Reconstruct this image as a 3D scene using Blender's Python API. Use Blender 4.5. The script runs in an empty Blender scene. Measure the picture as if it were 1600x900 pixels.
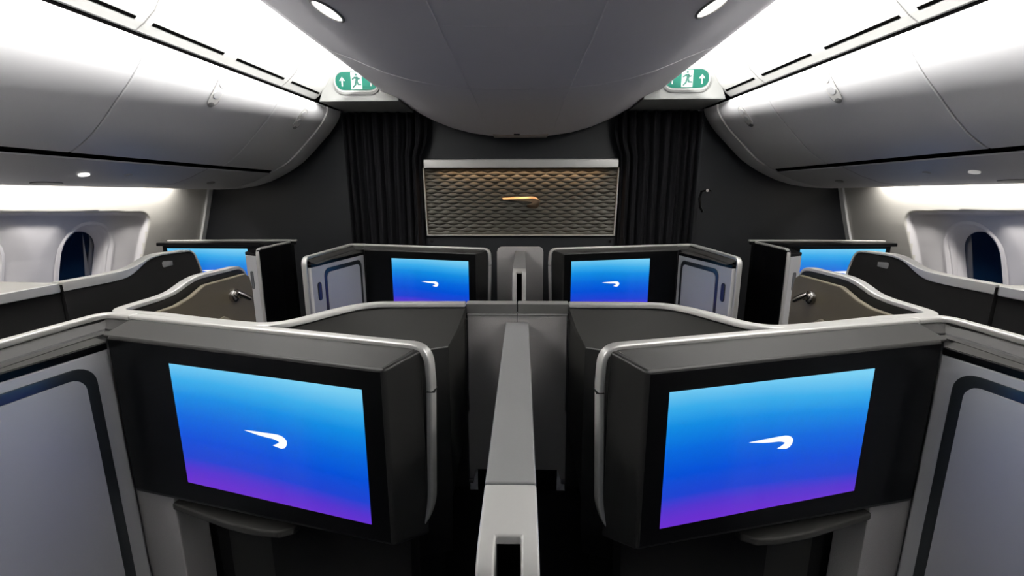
import bpy, bmesh, math, random
from math import sin, cos, pi, radians, sqrt
from mathutils import Vector, Matrix
random.seed(3)
SC = bpy.context.scene
COL = SC.collection

# ------------------------------------------------------------------ camera, world, light
cam_d = bpy.data.cameras.new('camera'); cam = bpy.data.objects.new('camera', cam_d); COL.objects.link(cam)
cam_d.lens = 15.75; cam_d.sensor_width = 36.0; cam_d.clip_start = 0.02; cam_d.clip_end = 60
cam.matrix_world = (Matrix.Translation((0.0143, 0, 1.55)) @ Matrix.Rotation(radians(1.3215), 4, 'Z')
                    @ Matrix.Rotation(radians(90 - 11.585), 4, 'X') @ Matrix.Rotation(radians(-0.1), 4, 'Z'))
SC.camera = cam
W = bpy.data.worlds.new('world'); SC.world = W; W.use_nodes = True
W.node_tree.nodes['Background'].inputs[0].default_value = (0.80, 0.86, 1.0, 1)
W.node_tree.nodes['Background'].inputs[1].default_value = 0.08
SC.view_settings.view_transform = 'Standard'; SC.view_settings.look = 'None'
SC.view_settings.exposure = 0.0; SC.view_settings.gamma = 1.0; SC.view_settings.use_curve_mapping = False

COVE_W, EDGE_W, WALL_W, WARM_W, SPOT_W = 45.0, 75.0, 26.0, 1.8, 1.0

def area(name, loc, direction, sx, sy, power, color=(1, 1, 1), spread=180, up='Z'):
    l = bpy.data.lights.new(name, 'AREA'); l.shape = 'RECTANGLE'; l.size = sx; l.size_y = sy
    l.energy = power; l.color = color; l.spread = radians(spread)
    o = bpy.data.objects.new(name, l); COL.objects.link(o); o.location = loc
    o.rotation_euler = Vector(direction).to_track_quat('-Z', up).to_euler()
    return o

# taper of the cabin towards the nose
YB = 3.45
def BX(Y, d):
    if d < .1: w = 1.0
    elif d < .415: w = 1 - .2 * (d - .1) / .315
    else: w = .8 - .65 * min(1, (d - .415) / .615)
    return 1.298 + d + .097 * (YB - Y) * w

for s in (-1, 1):
    # LED wash lights lying in the ceiling cove and above the side walls
    a = area('cove_led_strip', (s * (BX(1.0, 0) - .12), 1.0, 2.36), (-s * .62, 0, .62), 4.1, .035, COVE_W, (1.0, .985, .955), 170)
    a.rotation_euler = (Matrix.Rotation(s * math.atan(.097), 3, 'Z') @ Matrix.Rotation(-s * 0, 3, 'Y')).to_euler()
    z = Vector((s * .62, 0, -.70)).normalized(); x = Vector((-s * .097, 1, 0)).normalized(); y = z.cross(x).normalized(); x = y.cross(z)
    a.rotation_euler = Matrix((x, y, z)).transposed().to_euler()
    c = area('ceiling_edge_led', (s * .780, 1.0, 2.336), (s, 0, -.25), 4.3, .008, EDGE_W, (1.0, .985, .955), 150)
    z = Vector((-s, 0, .22)).normalized(); x = Vector((0, 1, 0)); y = z.cross(x)
    c.rotation_euler = Matrix((x, y, z)).transposed().to_euler()
    b = area('wall_led_strip', (s * 2.335, 1.05, 1.66), (s * .10, 0, -1), 4.1, .03, WALL_W, (1.0, .965, .90), 150)
    z = Vector((-s * .12, 0, 1)).normalized(); x = Vector((0, 1, 0)); y = z.cross(x)
    b.rotation_euler = Matrix((x, y, z)).transposed().to_euler()
area('panel_downlight', (0, 3.425, 1.790), (0, .42, -1), 1.25, .02, WARM_W, (1.0, .62, .33), 160, 'X').rotation_euler = (radians(12), 0, 0)

# ------------------------------------------------------------------ materials
def mat(name, col, rough=.5, metal=0.0, emit=None, es=0.0, coat=0.0, bump=0.0, bscale=200, spec=.5, var=0.0):
    m = bpy.data.materials.new(name); m.use_nodes = True; nt = m.node_tree; p = nt.nodes['Principled BSDF']
    p.inputs['Base Color'].default_value = (*col, 1); p.inputs['Roughness'].default_value = rough
    p.inputs['Metallic'].default_value = metal; p.inputs['Specular IOR Level'].default_value = spec
    p.inputs['Coat Weight'].default_value = coat; p.inputs['Coat Roughness'].default_value = .08
    if emit: p.inputs['Emission Color'].default_value = (*emit, 1); p.inputs['Emission Strength'].default_value = es
    if bump or var:
        tc = nt.nodes.new('ShaderNodeTexCoord'); n = nt.nodes.new('ShaderNodeTexNoise')
        n.inputs['Scale'].default_value = bscale; n.inputs['Detail'].default_value = 3
        nt.links.new(tc.outputs['Object'], n.inputs['Vector'])
        if bump:
            b = nt.nodes.new('ShaderNodeBump'); b.inputs['Strength'].default_value = bump; b.inputs['Distance'].default_value = .002
            nt.links.new(n.outputs['Fac'], b.inputs['Height']); nt.links.new(b.outputs['Normal'], p.inputs['Normal'])
        if var:
            r = nt.nodes.new('ShaderNodeMapRange'); r.inputs['To Min'].default_value = 1 - var; r.inputs['To Max'].default_value = 1 + var
            mx = nt.nodes.new('ShaderNodeVectorMath'); mx.operation = 'SCALE'; mx.inputs[0].default_value = col
            nt.links.new(n.outputs['Fac'], r.inputs['Value']); nt.links.new(r.outputs['Result'], mx.inputs['Scale'])
            nt.links.new(mx.outputs['Vector'], p.inputs['Base Color'])
    return m
M = dict(
    bin=mat('white_bin_laminate', (.62, .62, .63), .42, bump=.10, bscale=500, spec=.35),
    binseam=mat('bin_seam_edge', (.70, .69, .67), .4),
    panel=mat('ceiling_laminate', (.74, .72, .76), .55, bump=.12, bscale=500, spec=.3),
    psu=mat('service_panel_laminate', (.45, .45, .46), .45, bump=.08, bscale=500),
    cove=mat('cove_white', (.88, .88, .87), .7),
    cream=mat('sidewall_cream', (.70, .68, .64), .55, bump=.1, bscale=400),
    winwhite=mat('window_reveal_white', (.78, .76, .79), .5),
    black=mat('black_gap', (.0015, .0015, .0015), .95, spec=.0),
    bulk=mat('bulkhead_charcoal_vinyl', (.0105, .012, .0155), .55, bump=.3, bscale=300),
    curtain=mat('curtain_cloth', (.009, .009, .011), .9, bump=.4, bscale=700, spec=.2),
    carpet=mat('dark_carpet', (.010, .011, .016), .95, bump=.8, bscale=400, var=.3),
    rim=mat('satin_silver_trim', (.62, .61, .59), .38, .55),
    rim2=mat('satin_grey_lacquer', (.24, .236, .23), .42, .35),
    beam=mat('brushed_grey_lacquer', (.24, .24, .245), .42, .25, bump=.06, bscale=300),
    pgrey=mat('grey_fabric_panel', (.38, .365, .36), .6, .1, bump=.3, bscale=500, var=.12),
    char=mat('charcoal_satin_plastic', (.016, .0156, .015), .4, bump=.05, bscale=400, spec=.35),
    char2=mat('charcoal_soft_shell', (.022, .0215, .020), .5, .0, spec=.3),
    blackp=mat('black_piano_plastic', (.003, .003, .0034), .3, spec=.12),
    darkfab=mat('dark_woven_fabric', (.0095, .009, .009), .9, bump=.5, bscale=900, spec=.2),
    white=mat('pale_cabinet_laminate', (.50, .50, .515), .38, bump=.05, bscale=600),
    strip=mat('dark_metal_inlay', (.08, .088, .095), .28, .7),
    khaki=mat('khaki_leather', (.125, .105, .070), .55, bump=.3, bscale=350),
    cream2=mat('pale_khaki_pocket', (.30, .27, .20), .6),
    metal=mat('polished_metal', (.50, .48, .46), .22, 1.0),
    bronze=mat('bronze_metal', (.62, .45, .30), .36, 1.0),
    relief=mat('champagne_relief', (.072, .068, .056), .42, .3),
    signw=mat('sign_housing_white', (.30, .305, .295), .45),
    green=mat('exit_green', (.0, .03, .02), .45, emit=(.005, .26, .17), es=.75, spec=.2),
    signlit=mat('exit_white', (.28, .31, .30), .5, emit=(.75, .95, .85), es=.4),
    signman=mat('exit_dark_green', (.0, .05, .035), .5, emit=(0, .18, .12), es=.2),
    lamp=mat('lamp_glass', (.9, .9, .9), .3, emit=(1, .97, .92), es=1.6),
    lampdim=mat('lamp_glass_dim', (.6, .6, .6), .3, emit=(1, .97, .92), es=.25),
    pane=mat('tinted_window_pane', (.004, .018, .055), .06, spec=.6, coat=.5),  # blue base holds the tint plus dim sky glow from outside
    logo=mat('screen_emblem_white', (0, 0, 0), .5, emit=(1, 1, 1), es=1.0),
    latch_shade=mat('latch_shadow_grey', (.22, .22, .22), .6),
    tan=mat('end_block_warm_lit', (.42, .36, .32), .5),  # tan tint stands for warm light from the wall panel
)
def screen_mat():
    m = bpy.data.materials.new('screen_glow'); m.use_nodes = True; nt = m.node_tree; p = nt.nodes['Principled BSDF']
    p.inputs['Base Color'].default_value = (.002, .002, .003, 1); p.inputs['Roughness'].default_value = .15
    uv = nt.nodes.new('ShaderNodeUVMap'); sp = nt.nodes.new('ShaderNodeSeparateXYZ'); nt.links.new(uv.outputs[0], sp.inputs[0])
    # v - bulge over u gives the curved purple horizon
    mu = nt.nodes.new('ShaderNodeMath'); mu.operation = 'SINE'
    m1 = nt.nodes.new('ShaderNodeMath'); m1.operation = 'MULTIPLY_ADD'; m1.inputs[1].default_value = 3.2; m1.inputs[2].default_value = 1.0
    nt.links.new(sp.outputs[0], m1.inputs[0]); nt.links.new(m1.outputs[0], mu.inputs[0])
    m2 = nt.nodes.new('ShaderNodeMath'); m2.operation = 'MULTIPLY_ADD'; m2.inputs[1].default_value = -.035
    nt.links.new(mu.outputs[0], m2.inputs[0]); nt.links.new(sp.outputs[1], m2.inputs[2])
    r = nt.nodes.new('ShaderNodeValToRGB'); nt.links.new(m2.outputs[0], r.inputs[0])
    def lin(c): return tuple((x / 255 / 12.92 if x < 11 else ((x / 255 + .055) / 1.055) ** 2.4) for x in c) + (1,)
    stops = [(0, (104, 46, 205)), (.10, (84, 52, 205)), (.20, (30, 66, 208)), (.36, (0, 78, 214)), (.55, (2, 104, 218)),
             (.72, (14, 138, 224)), (.85, (56, 170, 232)), (1, (120, 205, 240))]
    e = r.color_ramp.elements
    e[0].position = 0; e[0].color = lin(stops[0][1]); e[1].position = 1; e[1].color = lin(stops[-1][1])
    for pos, c in stops[1:-1]:
        k = e.new(pos); k.color = lin(c)
    nt.links.new(r.outputs[0], p.inputs['Emission Color']); p.inputs['Emission Strength'].default_value = 1.0
    return m
M['screen'] = screen_mat()

# ------------------------------------------------------------------ helpers
def mesh(name, verts, faces, m, parent=None, s=1, bevel=0, seg=2, smooth=False, uv=None, recalc=True, angle=35):
    me = bpy.data.meshes.new(name); me.from_pydata([(v[0] * s, v[1], v[2]) for v in verts], [], faces)
    bm = bmesh.new(); bm.from_mesh(me)
    if uv:
        l = bm.loops.layers.uv.new('UVMap')
        for f in bm.faces:
            for lp in f.loops: lp[l].uv = uv[lp.vert.index]
    if recalc: bmesh.ops.recalc_face_normals(bm, faces=bm.faces)
    bm.to_mesh(me); bm.free()
    me.materials.append(M[m] if isinstance(m, str) else m)
    o = bpy.data.objects.new(name, me); COL.objects.link(o)
    if parent: o.parent = parent; o.matrix_parent_inverse = Matrix.Translation(-Vector(parent.location)) if parent.type == 'EMPTY' else Matrix()
    if bevel:
        b = o.modifiers.new('bevel', 'BEVEL'); b.width = bevel; b.segments = seg; b.limit_method = 'ANGLE'; b.angle_limit = radians(28)
        for p in me.polygons: p.use_smooth = True
        wn = o.modifiers.new('wn', 'WEIGHTED_NORMAL'); wn.keep_sharp = True
    elif smooth:
        for p in me.polygons: p.use_smooth = True
        try: me.set_sharp_from_angle(angle=radians(angle))
        except Exception: pass
    return o
def tag(o, label=None, cat=None, group=None, kind=None):
    if label: o['label'] = label
    if cat: o['category'] = cat
    if group: o['group'] = group
    if kind: o['kind'] = kind
    return o
def thing(name, label, cat, loc, group=None):
    o = bpy.data.objects.new(name, None); COL.objects.link(o); o.location = loc; o.empty_display_size = .05
    return tag(o, label, cat, group)
def struct(o): o['kind'] = 'structure'; return o

class G:                       # geometry collector
    def __init__(s): s.v = []; s.f = []
    def add(s, v, f):
        k = len(s.v); s.v += [tuple(p) for p in v]; s.f += [tuple(i + k for i in q) for q in f]; return s
    def box(s, x0, x1, y0, y1, z0, z1):
        v = [(x, y, z) for z in (z0, z1) for y in (y0, y1) for x in (x0, x1)]
        return s.add(v, [(0, 2, 3, 1), (4, 5, 7, 6), (0, 1, 5, 4), (2, 6, 7, 3), (0, 4, 6, 2), (1, 3, 7, 5)])
    def hexa(s, a, b):         # two quads, 4 verts each
        return s.add(list(a) + list(b), [(0, 1, 2, 3), (7, 6, 5, 4), (0, 4, 5, 1), (1, 5, 6, 2), (2, 6, 7, 3), (3, 7, 4, 0)])
    def prism(s, poly, off):   # planar polygon pushed along off
        n = len(poly); v = list(poly) + [tuple(Vector(p) + Vector(off)) for p in poly]
        return s.add(v, [tuple(range(n)), tuple(range(2 * n - 1, n - 1, -1))] + [(i, (i + 1) % n, n + (i + 1) % n, n + i) for i in range(n)])
    def loft(s, rows, closed=True, caps=True):
        n = len(rows[0]); v = [p for r in rows for p in r]; f = []
        for j in range(len(rows) - 1):
            for i in range(n if closed else n - 1):
                k = (i + 1) % n; f.append((j * n + i, j * n + k, (j + 1) * n + k, (j + 1) * n + i))
        if caps and closed: f += [tuple(range(n)), tuple(range((len(rows) - 1) * n, len(rows) * n))]
        return s.add(v, f)
    def obj(self, name, m, parent=None, **k): return mesh(name, self.v, self.f, m, parent, **k)

def sstep(t): t = max(0, min(1, t)); return t * t * (3 - 2 * t)
def fillet(pts, r, n=6):
    out = [Vector(pts[0])]
    for i in range(1, len(pts) - 1):
        p = Vector(pts[i]); a = Vector(pts[i - 1]) - p; b = Vector(pts[i + 1]) - p
        rr = r[i] if isinstance(r, (list, tuple)) else r
        q = min(rr, a.length * .48, b.length * .48)
        if q < 1e-5: out.append(p); continue
        A = p + a.normalized() * q; B = p + b.normalized() * q
        for k in range(n + 1):
            t = k / n; out.append(A * (1 - t) ** 2 + p * 2 * t * (1 - t) + B * t * t)
    out.append(Vector(pts[-1])); return out
def plan_n(path, i):
    a = path[max(0, i - 1)]; b = path[min(len(path) - 1, i + 1)]; t = Vector((b[0] - a[0], b[1] - a[1], 0))
    if t.length < 1e-6: t = Vector((1, 0, 0))
    t.normalize(); return Vector((-t.y, t.x, 0))
def ribbon(path, th0, th1, zb, g=None):
    """wall standing under a path: from offset th0 to th1 sideways; zb = bottom z, or a depth below the path if negative"""
    g = g or G(); rows = []
    for i, p in enumerate(path):
        n = plan_n(path, i); a = p + n * th0; b = p + n * th1; z = zb if zb >= 0 else p.z + zb
        rows.append([(a.x, a.y, p.z), (b.x, b.y, p.z), (b.x, b.y, z), (a.x, a.y, z)])
    return g.loft(rows)
def sweep(path, prof, side, g=None):
    """profile (a, b): a along the fixed side vector, b along the path's own normal (side x tangent)"""
    g = g or G(); rows = []; S = Vector(side).normalized()
    for i, p in enumerate(path):
        t = (path[min(i + 1, len(path) - 1)] - path[max(0, i - 1)]).normalized(); u = S.cross(t).normalized()
        rows.append([tuple(p + S * a + u * b) for a, b in prof])
    return g.loft(rows)
def tube(g, path, r, n=10):
    rows = []
    for i, p in enumerate(path):
        t = (Vector(path[min(i + 1, len(path) - 1)]) - Vector(path[max(0, i - 1)])).normalized()
        a = t.orthogonal().normalized() if i == 0 else (pa - t * pa.dot(t)).normalized()
        pa = a; b = t.cross(a); rr = r[i] if isinstance(r, (list, tuple)) else r
        rows.append([tuple(Vector(p) + (a * cos(2 * pi * k / n) + b * sin(2 * pi * k / n)) * rr) for k in range(n)])
    return g.loft(rows)
def rrect(w, h, r, n=5):       # rounded rectangle outline in (a, b)
    o = []
    for cx, cy, a0 in ((w / 2 - r, h / 2 - r, 0), (-w / 2 + r, h / 2 - r, 90), (-w / 2 + r, -h / 2 + r, 180), (w / 2 - r, -h / 2 + r, 270)):
        for k in range(n + 1):
            a = radians(a0 + 90 * k / n); o.append((cx + r * cos(a), cy + r * sin(a)))
    return o

EMB = [(0, 0), (33, -2), (65, -3), (90, -4), (108, -4), (119, -2), (127, 2), (133, 8), (134, 14), (132, 22), (126, 30), (115, 34), (101, 32), (88, 29),
       (99, 24), (110, 17), (106, 14), (98, 11.5), (89, 10), (67, 9), (45, 7), (22, 3.5)]

# ------------------------------------------------------------------ large structure
struct(G().box(-2.75, 2.75, -1.2, 3.7, -.06, 0).obj('floor', 'carpet'))
struct(G().box(-2.75, 2.75, 3.5, 3.6, 0, 2.6).obj('wall_front', 'bulk'))

# centre ceiling panel, curved, sagging a little towards the front wall
CP = [(0, 2.030), (.12, 2.031), (.23, 2.036), (.36, 2.048), (.50, 2.073), (.62, 2.108), (.70, 2.138), (.745, 2.158), (.80, 2.178), (.85, 2.196), (.885, 2.208), (.897, 2.222), (.890, 2.240)]
def cz(x, z, Y):
    t = max(0, min(1, (Y - 2.35) / 1.0)); t = t * t * (3 - 2 * t)
    return z - .060 * t * max(0, 1 - (x / .82) ** 2)
def ceil_rows(y0, y1, n, x0=None):
    rows = []
    for j in range(n + 1):
        Y = y0 + (y1 - y0) * j / n
        row = [(-x, Y, cz(x, z, Y)) for x, z in reversed(CP[1:])] + [(x, Y, cz(x, z, Y)) for x, z in CP]
        row += [(.86, Y, 2.30), (-.86, Y, 2.30)]
        rows.append(row)
    return rows
def ceil_h(x, Y):
    x = abs(x)
    for (a, za), (b, zb) in zip(CP, CP[1:]):
        if a <= x <= b: return cz(x, za + (zb - za) * (x - a) / (b - a), Y)
ceiling = struct(G().loft(ceil_rows(-1.2, 2.196, 4)).loft(ceil_rows(2.2, 3.40, 14)).obj('ceiling', 'panel', smooth=True, angle=50))
# thin raised joints of the ceiling panel
g = G()
for sx in (-1, 1):
    p = [Vector((sx * (.232 - .012 * max(0, (y - 2.2))), y, ceil_h(.232, y) - .0005)) for y in [-1.2 + .2 * k for k in range(23)] + [3.385]]
    tube(g, p, .0028, 6)
for y in (1.42,):
    tube(g, [Vector((x, y, ceil_h(x, y) + .0005)) for x in [-.23 + .046 * k for k in range(11)]], .0012, 6)
tube(g, [Vector((x, 2.42, ceil_h(x, 2.42) + .0005)) for x in [-.22 + .044 * k for k in range(11)]], .0018, 6)
for sx in (-1, 1):
    tube(g, [Vector((sx * x, 2.198, ceil_h(x, 2.198) + .0002)) for x in [.235 + .03 * k for k in range(22)]], .0026, 6)
g.obj('joint', 'panel', ceiling, smooth=True)
g = G(); g.prism([(-.195, 3.30, 2.0), (.195, 3.30, 2.0), (.195, 3.30, 1.964), (-.195, 3.30, 1.964)], (0, .11, 0))
g.obj('end_block', 'tan', ceiling, bevel=.012, seg=3)
g = G(); g.box(-.045, -.005, 3.20, 3.212, 1.958, 1.966); g.obj('latch_mark', 'black', ceiling)
struct(G().box(-2.75, 2.75, -1.2, 3.6, 2.62, 2.68).obj('ceiling_slab', 'panel'))

for s in (-1, 1):
    side = 'left' if s < 0 else 'right'
    # ceiling cove: bright curved vault between bins and centre panel
    rows = []
    prof = [(-.075, 2.29), (-.08, 2.38), (-.13, 2.455), (-.22, 2.50), (-.36, 2.515), (-.46, 2.50)]
    for Y in (-1.2, 0, 1.2, 2.2, 2.9, 3.12):
        r = [(BX(Y, 0) + d, Y, z) for d, z in prof] + [(.84, Y, 2.42), (.84, Y, 2.5), (BX(Y, 0) - .1, Y, 2.56), (BX(Y, 0) - .03, Y, 2.45), (BX(Y, 0) - .03, Y, 2.29)]
        rows.append(r)
    # rounded end of the vault dropping to the sign
    struct(G().loft(rows).obj('ceiling_cove_' + side, 'cove', s=s, smooth=True, angle=60))
    rows = []
    for k in range(7):
        t = k / 6 * pi / 2; Y = 3.12 + .13 * sin(t); q = .12 * (1 - cos(t))
        rows.append([(BX(Y, 0) + d * (1 if d > -.1 else 1), Y, z - q * (1 if z > 2.4 else .4)) for d, z in prof] + [(BX(Y, 0) - .40, Y, 2.56), (BX(Y, 0) - .03, Y, 2.56)])
    struct(G().loft(rows).obj('trim_1' if s < 0 else 'trim_2', 'cove', s=s, smooth=True, angle=60))

    # slotted air rail above the bins
    rail = G()
    RP = [(0, 2.170), (-.038, 2.196), (-.045, 2.203), (-.086, 2.240), (-.122, 2.300), (-.117, 2.306), (-.085, 2.306), (-.05, 2.24), (.0, 2.21), (.02, 2.170)]
    ys = [-1.2, 0, 1.2, 2.2, 3.07]
    rail.loft([[(BX(Y, 0) + d, Y, z) for d, z in RP] for Y in ys])
    ro = struct(rail.obj('trim_3' if s < 0 else 'trim_4', 'cove', s=s, smooth=True, angle=25))
    M['rail'] = M.get('rail') or mat('rail_plastic', (.36, .36, .35), .5)
    ro.data.materials.clear(); ro.data.materials.append(M['rail'])
    for y0, y1 in ((.55, .95), (1.0, 1.30), (1.36, 1.79), (1.86, 2.226), (2.31, 2.68), (2.75, 3.045)):
        g = G(); a = []; 
        for Y in (y0, y1):
            X = BX(Y, 0); a.append([(X - .0385, Y, 2.1945), (X - .048, Y, 2.2035), (X - .042, Y, 2.212), (X - .030, Y, 2.203)])
        g.loft(a).obj('air_slot', 'black', ro, s=s)
    for Y in (1.83, 2.72):
        g = G(); X = BX(Y, 0)
        g.loft([[(X + d - .001, y, z - .001) for d, z in RP[:6]] + [(X + d + .01, y, z + .01) for d, z in reversed(RP[:6])] for y in (Y - .002, Y + .002)]).obj('joint', 'rim2', ro, s=s)
    # black strips stand in for the shade inside the bin gaps
    g = G(); g.loft([[(BX(Y, 0) + .016, Y, 2.136), (BX(Y, 0) + .06, Y, 2.136), (BX(Y, 0) + .06, Y, 2.25), (BX(Y, 0) + .016, Y, 2.19)] for Y in (-1.2, 3.44)])
    g.loft([[(BX(Y, .418) - .001, Y, 1.7305), (BX(Y, .439) + .001, Y, 1.7115), (BX(Y, .445), Y, 1.722), (BX(Y, .428), Y, 1.738)] for Y in (-1.2, .8, 2.0, 3.195)])
    g.loft([[(BX(Y, .40) + .004, Y, 1.7375), (BX(Y, .46), Y, 1.7285), (BX(Y, .46), Y, 1.745), (BX(Y, .41), Y, 1.745)] for Y in (-1.2, 3.2)])
    struct(g.obj('gap_shade_left' if s < 0 else 'gap_shade_right', 'black', s=s))

    # overhead bins
    BP = [(.010, 2.1545), (-.001, 2.149), (-.004, 2.135), (.003, 2.11), (.018, 2.08), (.038, 2.05), (.062, 2.02), (.092, 1.985), (.128, 1.95), (.165, 1.915), (.205, 1.876), (.245, 1.838), (.30, 1.791), (.355, 1.755), (.40, 1.731), (.412, 1.727), (.418, 1.733)]
    def bin_rows(y0, y1, off=0, n=3):
        rr = []
        for j in range(n + 1):
            Y = y0 + (y1 - y0) * j / n
            rr.append([(BX(Y, d) + off, Y, z + off * .8) for d, z in BP] + [(BX(Y, .42) + .02, Y, 1.76), (BX(Y, .06) + .05, Y, 2.11)])
        return rr
    pos = 'left' if s < 0 else 'right'
    bins = [(-1.2, .72, 'overhead bin nearest the camera on the %s side, mostly out of frame' % pos), (.726, 1.857, 'overhead bin on the %s side cut by the frame edge, beside the top corner' % pos),
            (1.863, 2.70, 'middle overhead bin on the %s side, its long oval latch in full view' % pos), (2.706, 3.20, 'short overhead bin on the %s side, next to the front wall, with small latch' % pos)]
    for bi, (y0, y1, lab) in enumerate(bins):
        if bi == 0: continue
        ym = (y0 + y1) / 2
        t = thing('overhead_bin', lab, 'overhead bin', (s * BX(ym, .25), ym, 1.73), 'overhead bins above the window seats')
        # body behind the door
        g = G(); rr = []
        for Y in (y0 + .004, y1 - .004):
            rr.append([(BX(Y, d) + .014, Y, min(2.130, z + .004)) for d, z in BP[1:-2]] + [(BX(Y, .45), Y, 1.76), (BX(Y, .9), Y, 1.80), (BX(Y, .8), Y, 2.13), (BX(Y, .06), Y, 2.13)])
        g.loft(rr).obj('bin_body', 'binseam', t, s=s, smooth=True)
        G().loft(bin_rows(y0, y1)).obj('door', 'bin', t, s=s, bevel=.004, seg=2)
        # latch: a long oval recess with a paddle
        if bi >= 2:
            Yl = {2: 2.275, 3: 2.97}[bi]
            def bp(a):          # point of the door surface by running parameter of height
                for (d0, z0), (d1, z1) in zip(BP[2:], BP[3:]):
                    if z1 <= a <= z0:
                        k = (z0 - a) / (z0 - z1); d = d0 + (d1 - d0) * k
                        return Vector((BX(Yl, d), 0, a)), Vector((-(z0 - z1), 0, -(d1 - d0))).normalized()
            zc = 2.052 if bi == 2 else 2.035; c, nn = bp(zc); up = Vector((-nn.z * -1, 0, 0)); 
            tdir = nn.cross(Vector((0, 1, 0))).normalized(); tdir = -tdir if tdir.z < 0 else tdir
            def patch(L, Wd, lift, th, zoff=0, nb=14):
                rows = []
                for k in range(nb + 1):
                    b = -L / 2 + L * (1 - cos(pi * k / nb)) / 2; r_ = Wd / 2; e = max(0, abs(b) - (L / 2 - r_)); hw = max(.0008, sqrt(max(0, r_ * r_ - e * e)))
                    q, n2 = bp(zc + zoff + b * tdir.z)
                    rows.append([tuple(q + n2 * l + Vector((0, Yl + a, 0))) for a, l in ((-hw, lift), (hw, lift), (hw, lift - th), (-hw, lift - th))])
                return G().loft(rows)
            h = .165 if bi == 2 else .140; w = .066
            o = patch(h, w, .0028, .006).obj('latch_recess', 'binseam', t, s=s, smooth=True)
            ol = [(a, b) for a, b in rrect(w + .004, h + .004, w / 2, 7)]; pth = []
            for a, b in ol + [ol[0]]:
                q, n2 = bp(zc + b * tdir.z); pth.append(q + n2 * .0022 + Vector((0, Yl + a, 0)))
            tube(G(), pth, .0012, 6).obj('latch_edge_shade', 'latch_shade', o, s=s, smooth=True)  # grey outline painted as the shaded edge of the recess
            patch(h * .26, w - .012, .0060, .004, h * .20, 8).obj('latch_paddle', 'bin', o, s=s, smooth=True)
            patch(h * .26, w - .012, .0055, .004, -h * .10, 8).obj('latch_paddle', 'bin', o, s=s, smooth=True)
            patch(h * .15, w - .012, .0042, .003, -h * .38, 8).obj('latch_pocket_shade', 'latch_shade', o, s=s, smooth=True)  # dark patch stands for the shade at the recess bottom
    # end cap of the bin run
    g = G(); rr = []
    for Y in (3.206, 3.30, 3.40, 3.44):
        k = {3.206: 0, 3.30: .0, 3.40: .006, 3.44: .02}[Y]
        rr.append([(BX(Y, d) + k, Y, z + k) for d, z in BP[1:-3]] + [(BX(Y, d) + k * .5, Y, z + k) for d, z in ((.415, 1.722), (.48, 1.69), (.56, 1.655), (.67, 1.622), (.79, 1.604), (.90, 1.601), (1.0, 1.606))] + [(BX(Y, 1.0), Y, 1.75), (BX(Y, .8), Y, 2.12), (BX(Y, .06), Y, 2.12)])
    g.loft(rr)
    t = tag(g.obj('bin_end_cap', 'bin', s=s, smooth=True, angle=50), 'curved white end cap closing the bin row on the %s against the front wall' % pos, 'bin end cap')
    tube(G(), [Vector((BX(3.212, d) - .0005, 3.212, z - .0005)) for d, z in BP[1:-3]], .0045, 8).obj('cap_rib', 'binseam', t, s=s, smooth=True)
    # passenger service panel under the bins
    g = G(); rr = []
    PP = [(.438, 1.705), (.48, 1.688), (.56, 1.655), (.67, 1.622), (.79, 1.604), (.90, 1.601), (.985, 1.606)]
    for Y in (-1.2, .3, 1.5, 2.4, 3.2):
        rr.append([(BX(Y, d), Y, z) for d, z in PP] + [(BX(Y, .985), Y, 1.62), (BX(Y, .8), Y, 1.66), (BX(Y, .45), Y, 1.745)])
    t = thing('service_panel', 'grey panel with reading lights under the %s overhead bins' % pos, 'service panel', (s * BX(2, .7), 2.0, 1.6))
    g.loft(rr).obj('panel', 'psu', t, s=s, smooth=True, angle=50)
    def pz(d):
        for (a, za), (b, zb) in zip(PP, PP[1:]):
            if a <= d <= b: return za + (zb - za) * (d - a) / (b - a)
    def disc(Y, d, ra, rb, m, nm, h=.004):
        g = G(); r1 = []; r2 = []; 
        for k in range(16):
            a = 2 * pi * k / 16; dd = d + ra * cos(a); p = (BX(Y, dd), Y + rb * sin(a), pz(dd)); r1.append((p[0], p[1], p[2] + .004)); r2.append((p[0], p[1], p[2] - h))
        return g.loft([r1, r2]).obj(nm, m, t, s=s, smooth=True)
    if s < 0:
        disc(2.035, .575, .018, .024, 'lamp', 'reading_light', .006); disc(2.24, .56, .016, .020, 'psu', 'reading_light', .006)
    else:
        disc(2.035, .575, .018, .024, 'lampdim', 'reading_light', .006); disc(2.24, .56, .016, .020, 'psu', 'reading_light', .006)
    disc(2.0, .74, .03, .07, 'rim2', 'air_vent'); disc(2.86, .62, .02, .03, 'rim2', 'air_vent')
    for Y in (1.56, 2.62):
        g = G(); g.loft([[(BX(y, d), y, z - .0008) for d, z in PP] + [(BX(y, d), y, z + .01) for d, z in reversed(PP)] for y in (Y - .0018, Y + .0018)]).obj('joint', 'rim2', t, s=s)
    g = G(); g.box(2.33, 2.34, -1.2, 3.2, 1.6, 1.6) if False else None

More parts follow.
